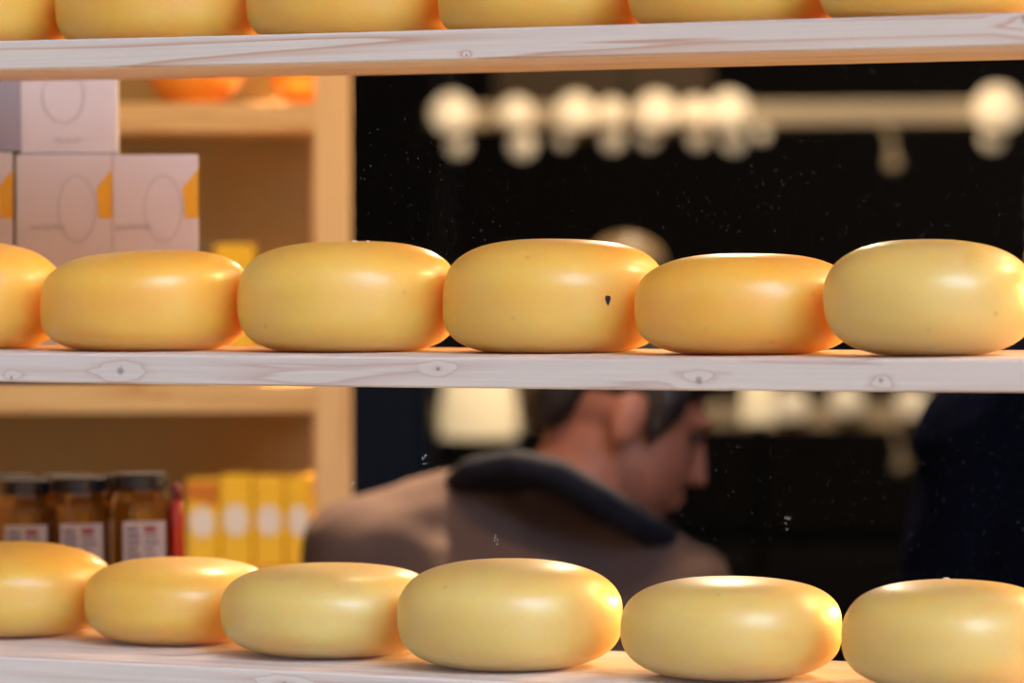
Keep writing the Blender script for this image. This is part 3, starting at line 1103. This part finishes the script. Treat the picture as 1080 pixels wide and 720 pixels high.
# ------------------------------------------------------------------ dark blue cabinet, back bar and lamps far behind
VC = 6.6
sc_c = F / VC
p = P(395, 240, VC)
cab = thing('blue_cabinet', 'dark blue cabinet standing beyond the pine upright, left of the man in brown', 'cabinet', (p.x, p.y, 0), YAW)
cz = EYE - (392 - HORIZON) / sc_c
w = 100 / sc_c
bm = bmesh.new(); add_box(bm, (-w, .02, .06), (w * .56, .42, cz), .008)
link_mesh('cabinet_body', bm, m_blue_cab, cab)
bm = bmesh.new(); add_box(bm, (-w + .01, 0, .09), (w * .56 - .01, .0195, cz - .03), .006)
dr = link_mesh('door', bm, m_blue_cab, cab)
bm = bmesh.new(); add_tube(bm, [(w * .4, -.001, cz - .3), (w * .4, -.03, cz - .3), (w * .4, -.03, cz - .5), (w * .4, -.001, cz - .5)], .006, 10)
link_mesh('handle', bm, m_metal, dr)
bm = bmesh.new(); add_box(bm, (-w + .02, .04, 0), (w * .56 - .02, .40, .06))
link_mesh('plinth', bm, m_metal, cab)

VL = 9.0
sc_l = F / VL
ROT = YAW - math.radians(10)
bo = P(760, 240, VL)
bar = thing('back_bar', 'beige two-tier back bar with glowing lamps along its boards, far behind the wheels', 'shelf', (bo.x, bo.y, 0), ROT)
BX = lambda px: (px - 760) / sc_l / math.cos(math.radians(10))
BZ = lambda py: EYE - (py - HORIZON) / sc_l
zu, zl = BZ(110), BZ(429)
for z, t in ((zu, .045), (zl, .046)):
    bm = bmesh.new(); add_box(bm, (BX(452), 0, z - t), (BX(1180), .28, z), .004)
    link_mesh('shelf_board', bm, m_beam, bar)
for px in (442, 1178):
    bm = bmesh.new(); add_box(bm, (BX(px) - .03, .30, 0), (BX(px) + .03, .36, 2.3), .004)
    link_mesh('post', bm, m_metal, bar)
    bm = bmesh.new(); add_box(bm, (BX(px) - .02, .02, zu - .075), (BX(px) + .02, .31, zu - .046))
    link_mesh('bracket', bm, m_metal, bar)
    bm = bmesh.new(); add_box(bm, (BX(px) - .02, .02, zl - .077), (BX(px) + .02, .31, zl - .047))
    link_mesh('bracket', bm, m_metal, bar)
bm = bmesh.new(); add_box(bm, (BX(470), .05, 0), (BX(1150), .5, .9), .01)
link_mesh('counter', bm, plain('black lacquer counter', lin(14, 11, 9), .7, spec=.2), bar)


bm = bmesh.new(); add_box(bm, (BX(500), .255, zu + .002), (BX(735), .275, BZ(20)), .003)  # brown sheet standing in for the dim lamp glow above the board
q = link_mesh('back_panel', bm, plain('brown panel', lin(74, 56, 32), .7), bar)


def bar_point(px, yl, z):
    q = Vector((BX(px), yl, 0)); q.rotate(Matrix.Rotation(ROT, 3, 'Z'))
    return Vector((bo.x, bo.y, z)) + q


def globe(px, r, z, lab, mat=None, dy=-.0, grp='globe lamps on the back bar'):
    """opal globe in a cup bracketed to the front of the board"""
    p = bar_point(px, -r - .012 + dy, z)
    t = thing('globe_lamp', lab, 'lamp', p, ROT, grp)
    bm = bmesh.new()
    add_lathe(bm, [(0, -r)] + [(r * math.cos(a), r * math.sin(a)) for a in [-1.4 + .2 * i for i in range(15)]] + [(0, r)], 28)
    link_mesh('globe', bm, mat or m_globe, t, smooth=True)
    bm = bmesh.new()
    add_lathe(bm, [(0, -r - .014), (r * .5, -r - .012), (r * .55, -r * .84), (r * .5, -r * .86), (0, -r * .99)], 20)
    add_box(bm, (-.008, -.004, -r - .012), (.008, r + .011 - dy, -r - .004))
    link_mesh('lamp_cup', bm, m_brass, t)
    return t


ups = [(482, .050, 'left end'), (549, .040, 'second from the left end'), (612, .048, 'third from the left end'), (649, .034, 'squeezed beside the third, small'),
       (697, .050, 'fourth large one from the left'), (736, .036, 'squeezed beside the fourth, small'), (772, .050, 'just left of the bare beige board'), (1048, .058, 'at the right edge of the photo')]
for px, r, lab in ups:
    globe(px, r * .86, BZ(119), 'glowing round lamp on the upper back bar, ' + lab)


def hanging_bulb(px, py, r, lab):
    z = BZ(py)
    p = bar_point(px, .03, z)
    t = thing('hanging_bulb', lab, 'lamp', p, ROT, 'bulbs under the upper back bar')
    bm = bmesh.new()
    add_lathe(bm, [(0, -r), (r * .5, -r * .87), (r * .87, -r * .5), (r, 0), (r * .87, r * .5), (r * .5, r * .88), (r * .35, r * 1.04), (0, r * 1.04)], 20)
    link_mesh('bulb', bm, m_bulb, t, smooth=True)
    bm = bmesh.new()
    add_lathe(bm, [(0, r * 1.0), (r * .4, r * 1.0), (r * .4, (zu - .045) - z - .0005), (0, (zu - .045) - z - .0003)], 16)
    link_mesh('socket', bm, m_brass, t)


for px, py, r, lab in ((480, 152, .022, 'leftmost under the board'), (549, 152, .028, 'brightest, second from the left'), (592, 147, .016, 'third from the left, dim'),
                       (645, 147, .024, 'fourth from the left'), (683, 146, .020, 'fifth from the left'), (735, 146, .022, 'sixth from the left'),
                       (772, 148, .027, 'under the lamp beside the bare beige board'), (802, 142, .016, 'small, where the bare beige board begins'), (1040, 148, .026, 'at the right edge of the photo')):
    hanging_bulb(px, py, r, 'small glowing bulb under the upper back bar, ' + lab)
for px, lab in ((850, 'round glass ball lamp on the lower back bar, nearest the bending man'),):
    pass
for px, py, r, lab in ((836, 427, .036, 'glowing ball on the lower back bar, right beside the tall cone lamp'), (893, 421, .036, 'glowing ball on the lower back bar, second from the tall cone lamp'),
                       (960, 424, .034, 'glowing ball on the lower back bar, third from the tall cone lamp'), (1005, 419, .026, 'small glowing ball on the lower back bar, beside the navy sleeve')):
    globe(px, r, BZ(py), lab, m_bulb, grp='ball lamps on the lower back bar')
# ladle on a hook under each board
for px, z, ln, lab in ((936, zu - .045, .075, 'small steel ladle hanging from the upper back bar'), (944, zl - .046, .07, 'small steel ladle hanging from the lower back bar')):
    p = bar_point(px, .02, z)
    t = thing('ladle', lab, 'ladle', p, ROT, 'ladles under the back bar')
    bm = bmesh.new()
    add_tube(bm, [(-.012, 0, -.0005), (-.012, 0, -.012), (0, 0, -.03), (.004, 0, -ln)], .007, 8)
    link_mesh('handle', bm, m_beam, t)
    bm = bmesh.new()
    add_ellipsoid(bm, (.006, 0, -ln - .012), (Vector((.018, 0, 0)), Vector((0, .016, 0)), Vector((0, 0, .016))))
    link_mesh('bowl', bm, m_beam, t, smooth=True)


def shade_lamp(px, py_mid, wpx, hpx, v, lab, dim=False):
    """table lamp with a drum or cone shade standing on a thin post"""
    sc = F / v
    p = P(px, py_mid, v)
    t = thing('standing_lamp', lab, 'lamp', (p.x, p.y, 0), YAW)
    w, h, z = wpx / sc / 2, hpx / sc / 2, p.z
    bm = bmesh.new()
    add_lathe(bm, [(w, z - h), (w * .88, z + h), (w * .86, z + h), (w * .97, z - h), (w, z - h)], 36)
    link_mesh('lamp_shade', bm, m_shade, t, smooth=True)
    bm = bmesh.new()
    add_ellipsoid(bm, (0, 0, z - h * .1), (Vector((.022, 0, 0)), Vector((0, .022, 0)), Vector((0, 0, .03))))
    link_mesh('bulb', bm, m_globe, t, smooth=True)
    bm = bmesh.new()
    add_lathe(bm, [(0, 0), (.11, 0), (.11, .02), (.02, .035), (.012, .05), (.012, z - h * .2), (0, z - h * .2)], 28)
    link_mesh('pole', bm, m_metal, t)
    return t


shade_lamp(505, 425, 82, 70, 8.2, 'standing lamp with a glowing drum shade behind the head of the man in brown')
shade_lamp(800, 415, 36, 60, 8.0, 'slim standing lamp glowing right of the bending man\'s face')
# brass dome pendant peeping over the wheel with the blue spot
p = P(660, 268, 7.6)
t = thing('pendant_lamp', 'tan dome pendant lamp glimpsed above the wheel with the dark spot', 'lamp', p, 0)
bm = bmesh.new()
prof = [(.070 * math.cos(a), -.02 + .055 * math.sin(a)) for a in [i * PI / 2 / 10 for i in range(10)]] + [(.012, .036)]
add_lathe(bm, prof + [(q[0] * .95, q[1] - .004) for q in prof[::-1]] + [prof[0]], 32)
link_mesh('dome', bm, plain('tan enamel', lin(214, 168, 104), .4, emit=(1, .66, .34, 1), estr=.12), t, smooth=True)
bm = bmesh.new(); add_tube(bm, [(0, 0, .03), (0, 0, 2.8 - p.z)], .003, 8)
link_mesh('cord', bm, m_metal, t)

# ------------------------------------------------------------------ the shop and its window
XL, XR, YB, HZ = -6.2, 3.2, 8.6, 3.3


def struct(name, lo, hi, mat):
    bm = bmesh.new(); add_box(bm, lo, hi)
    return tag(link_mesh(name, bm, mat), kind='structure')


struct('floor', (XL, -.01, -.1), (XR, YB, 0), m_floor)
struct('ceiling', (XL, -.01, HZ), (XR, YB, HZ + .1), m_dark_wall)
struct('wall_left', (XL - .1, -.01, -.1), (XL, YB, HZ + .1), m_dark_wall)
struct('wall_right', (XR, -.01, -.1), (XR + .1, YB, HZ + .1), m_dark_wall)
struct('wall_back', (XL - .1, YB, -.1), (XR + .1, YB + .1, HZ + .1), m_dark_wall)
WX0, WX1, WZ0, WZ1 = -2.4, 2.4, .25, 3.1
bm = bmesh.new()
for lo, hi in (((XL - .1, -.16, -.1), (WX0, -.01, HZ + .1)), ((WX1, -.16, -.1), (XR + .1, -.01, HZ + .1)),
               ((WX0, -.16, -.1), (WX1, -.01, WZ0)), ((WX0, -.16, WZ1), (WX1, -.01, HZ + .1))):
    add_box(bm, lo, hi)
tag(link_mesh('wall_front', bm, m_stone), kind='structure')
bm = bmesh.new()
for lo, hi in (((WX0, -.07, WZ0), (WX0 + .06, -.012, WZ1)), ((WX1 - .06, -.07, WZ0), (WX1, -.012, WZ1)),
               ((WX0, -.07, WZ0), (WX1, -.012, WZ0 + .06)), ((WX0, -.07, WZ1 - .06), (WX1, -.012, WZ1))):
    add_box(bm, lo, hi, .004)
win = tag(link_mesh('window_1', bm, m_frame), kind='structure')
GY = -.045
bm = bmesh.new(); add_box(bm, (WX0 + .05, GY, WZ0 + .05), (WX1 - .05, GY + .004, WZ1 - .05))
pane = link_mesh('pane', bm, m_glass, win)
# dried water marks on the pane
rnd = random.Random(9)
for px, py, hpx in ((524, 570, 14), (831, 553, 16), (448, 484, 10), (372, 510, 4)):
    bm = bmesh.new()
    for k in range(7):
        q = PY(px + rnd.uniform(-2.5, 2.5), py + rnd.uniform(-hpx / 2, hpx / 2), GY - .0006)
        s = rnd.uniform(.00015, .0004)
        add_ellipsoid(bm, q, (Vector((s, 0, 0)), Vector((0, .0005, 0)), Vector((0, 0, s * rnd.uniform(1, 2.4)))), u=8, v=6)
    link_mesh('water_mark', bm, m_streak, win)
struct('pavement', (-12, -12, -.25), (12, -.16, -.1), m_stone)


# ------------------------------------------------------------------ light
def light(kind, name, loc, energy, col, size=.05, target=None, spot=None):
    d = bpy.data.lights.new(name, kind)
    d.energy = energy; d.color = col
    if kind in ('POINT', 'SPOT'): d.shadow_soft_size = size
    if kind == 'SPOT': d.spot_size = math.radians(spot or 70); d.spot_blend = .6
    o = bpy.data.objects.new(name, d); C.objects.link(o); o.location = loc
    if target is not None:
        o.rotation_euler = (Vector(target) - Vector(loc)).to_track_quat('-Z', 'Y').to_euler()
    return o


WARM = (1, .66, .34)
light('SPOT', 'warm_spot', (1.36, 1.72, 3.0), 125, WARM, .05, (.05, .1, 1.5), 42)
light('SPOT', 'warm_spot', (.8, 2.4, 3.15), 25, WARM, .08, (-.1, .1, 1.5), 45)
# low warm shop light that glows through the wheels from behind
light('SPOT', 'counter_lamp', (1.55, 1.55, 1.66), 90, (1, .58, .2), .15, (.0, .1, 1.45), 45)
light('SPOT', 'counter_lamp', (.72, 2.35, 1.64), 470, (1, .55, .15), .2, (-.05, .1, 1.45), 40)
# lamps over the shop behind, and fills added for shoulder and room
pp = P(300, 240, 4.2)
light('SPOT', 'warm_spot', (pp.x + .3, pp.y - .3, 2.62), 50, (1, .72, .42), .06, P(200, 380, 4.9), 80)
pp = P(575, 240, 5.1)
light('SPOT', 'warm_spot', (pp.x, pp.y, 2.95), 800, (1, .72, .45), .06, P(560, 520, 4.5), 60)
pp = P(900, 240, 5.0)
light('SPOT', 'warm_spot', (pp.x, pp.y, 3.2), 260, (1, .72, .45), .05, P(738, 604, 4.45), 13)  # narrow unseen spot added to brighten the right shoulder alone
light('POINT', 'ambient_fill', (.3, 2.6, 2.9), 14, (1, .76, .5), .15)  # unseen fill added as ambient light for the unit and the person
pp = P(760, 240, 8.0)
light('POINT', 'back_lamp', (pp.x, pp.y, 2.6), 52, (1, .8, .6), .1)

sun = light('SUN', 'sun', (0, 6, 12), 1.8, (1, .9, .76))       # over the roof of the shop: it reaches the paving beyond the shadow of the house
sun.rotation_euler = Vector((-.25, -.70, -.80)).to_track_quat('-Z', 'Y').to_euler()
sun.data.angle = math.radians(.6)
# world: a narrow street, open sky above the roofs opposite
w = bpy.data.worlds.new('street sky'); scene.world = w; w.use_nodes = True
nt = w.node_tree; L = nt.links.new
bg = nt.nodes['Background']
tc = node(nt, 'ShaderNodeTexCoord')
sp = node(nt, 'ShaderNodeSeparateXYZ'); L(tc.outputs['Generated'], sp.inputs[0])
mr = node(nt, 'ShaderNodeMapRange', interpolation_type='SMOOTHSTEP')
mr.inputs['From Min'].default_value = .18; mr.inputs['From Max'].default_value = .52
L(sp.outputs[2], mr.inputs['Value'])
faca = node(nt, 'ShaderNodeMix', data_type='RGBA')          # pale house fronts below, open sky above
faca.inputs[6].default_value = (.70, .69, .69, 1)
faca.inputs[7].default_value = (.24, .28, .36, 1)
L(mr.outputs['Result'], faca.inputs[0])
# dark zone added where the pane mirrors the view, keeping its reflections black
dark_zone = Vector((D0.x, -D0.y, .0)).normalized()
da = node(nt, 'ShaderNodeVectorMath', operation='DOT_PRODUCT'); L(tc.outputs['Generated'], da.inputs[0]); da.inputs[1].default_value = dark_zone
ma = node(nt, 'ShaderNodeMapRange', interpolation_type='SMOOTHSTEP')
ma.inputs['From Min'].default_value = math.cos(math.radians(24)); ma.inputs['From Max'].default_value = math.cos(math.radians(13))
L(da.outputs['Value'], ma.inputs['Value'])
mx = node(nt, 'ShaderNodeMix', data_type='RGBA')
L(ma.outputs['Result'], mx.inputs[0]); L(faca.outputs[2], mx.inputs[6]); mx.inputs[7].default_value = (.008, .007, .007, 1)
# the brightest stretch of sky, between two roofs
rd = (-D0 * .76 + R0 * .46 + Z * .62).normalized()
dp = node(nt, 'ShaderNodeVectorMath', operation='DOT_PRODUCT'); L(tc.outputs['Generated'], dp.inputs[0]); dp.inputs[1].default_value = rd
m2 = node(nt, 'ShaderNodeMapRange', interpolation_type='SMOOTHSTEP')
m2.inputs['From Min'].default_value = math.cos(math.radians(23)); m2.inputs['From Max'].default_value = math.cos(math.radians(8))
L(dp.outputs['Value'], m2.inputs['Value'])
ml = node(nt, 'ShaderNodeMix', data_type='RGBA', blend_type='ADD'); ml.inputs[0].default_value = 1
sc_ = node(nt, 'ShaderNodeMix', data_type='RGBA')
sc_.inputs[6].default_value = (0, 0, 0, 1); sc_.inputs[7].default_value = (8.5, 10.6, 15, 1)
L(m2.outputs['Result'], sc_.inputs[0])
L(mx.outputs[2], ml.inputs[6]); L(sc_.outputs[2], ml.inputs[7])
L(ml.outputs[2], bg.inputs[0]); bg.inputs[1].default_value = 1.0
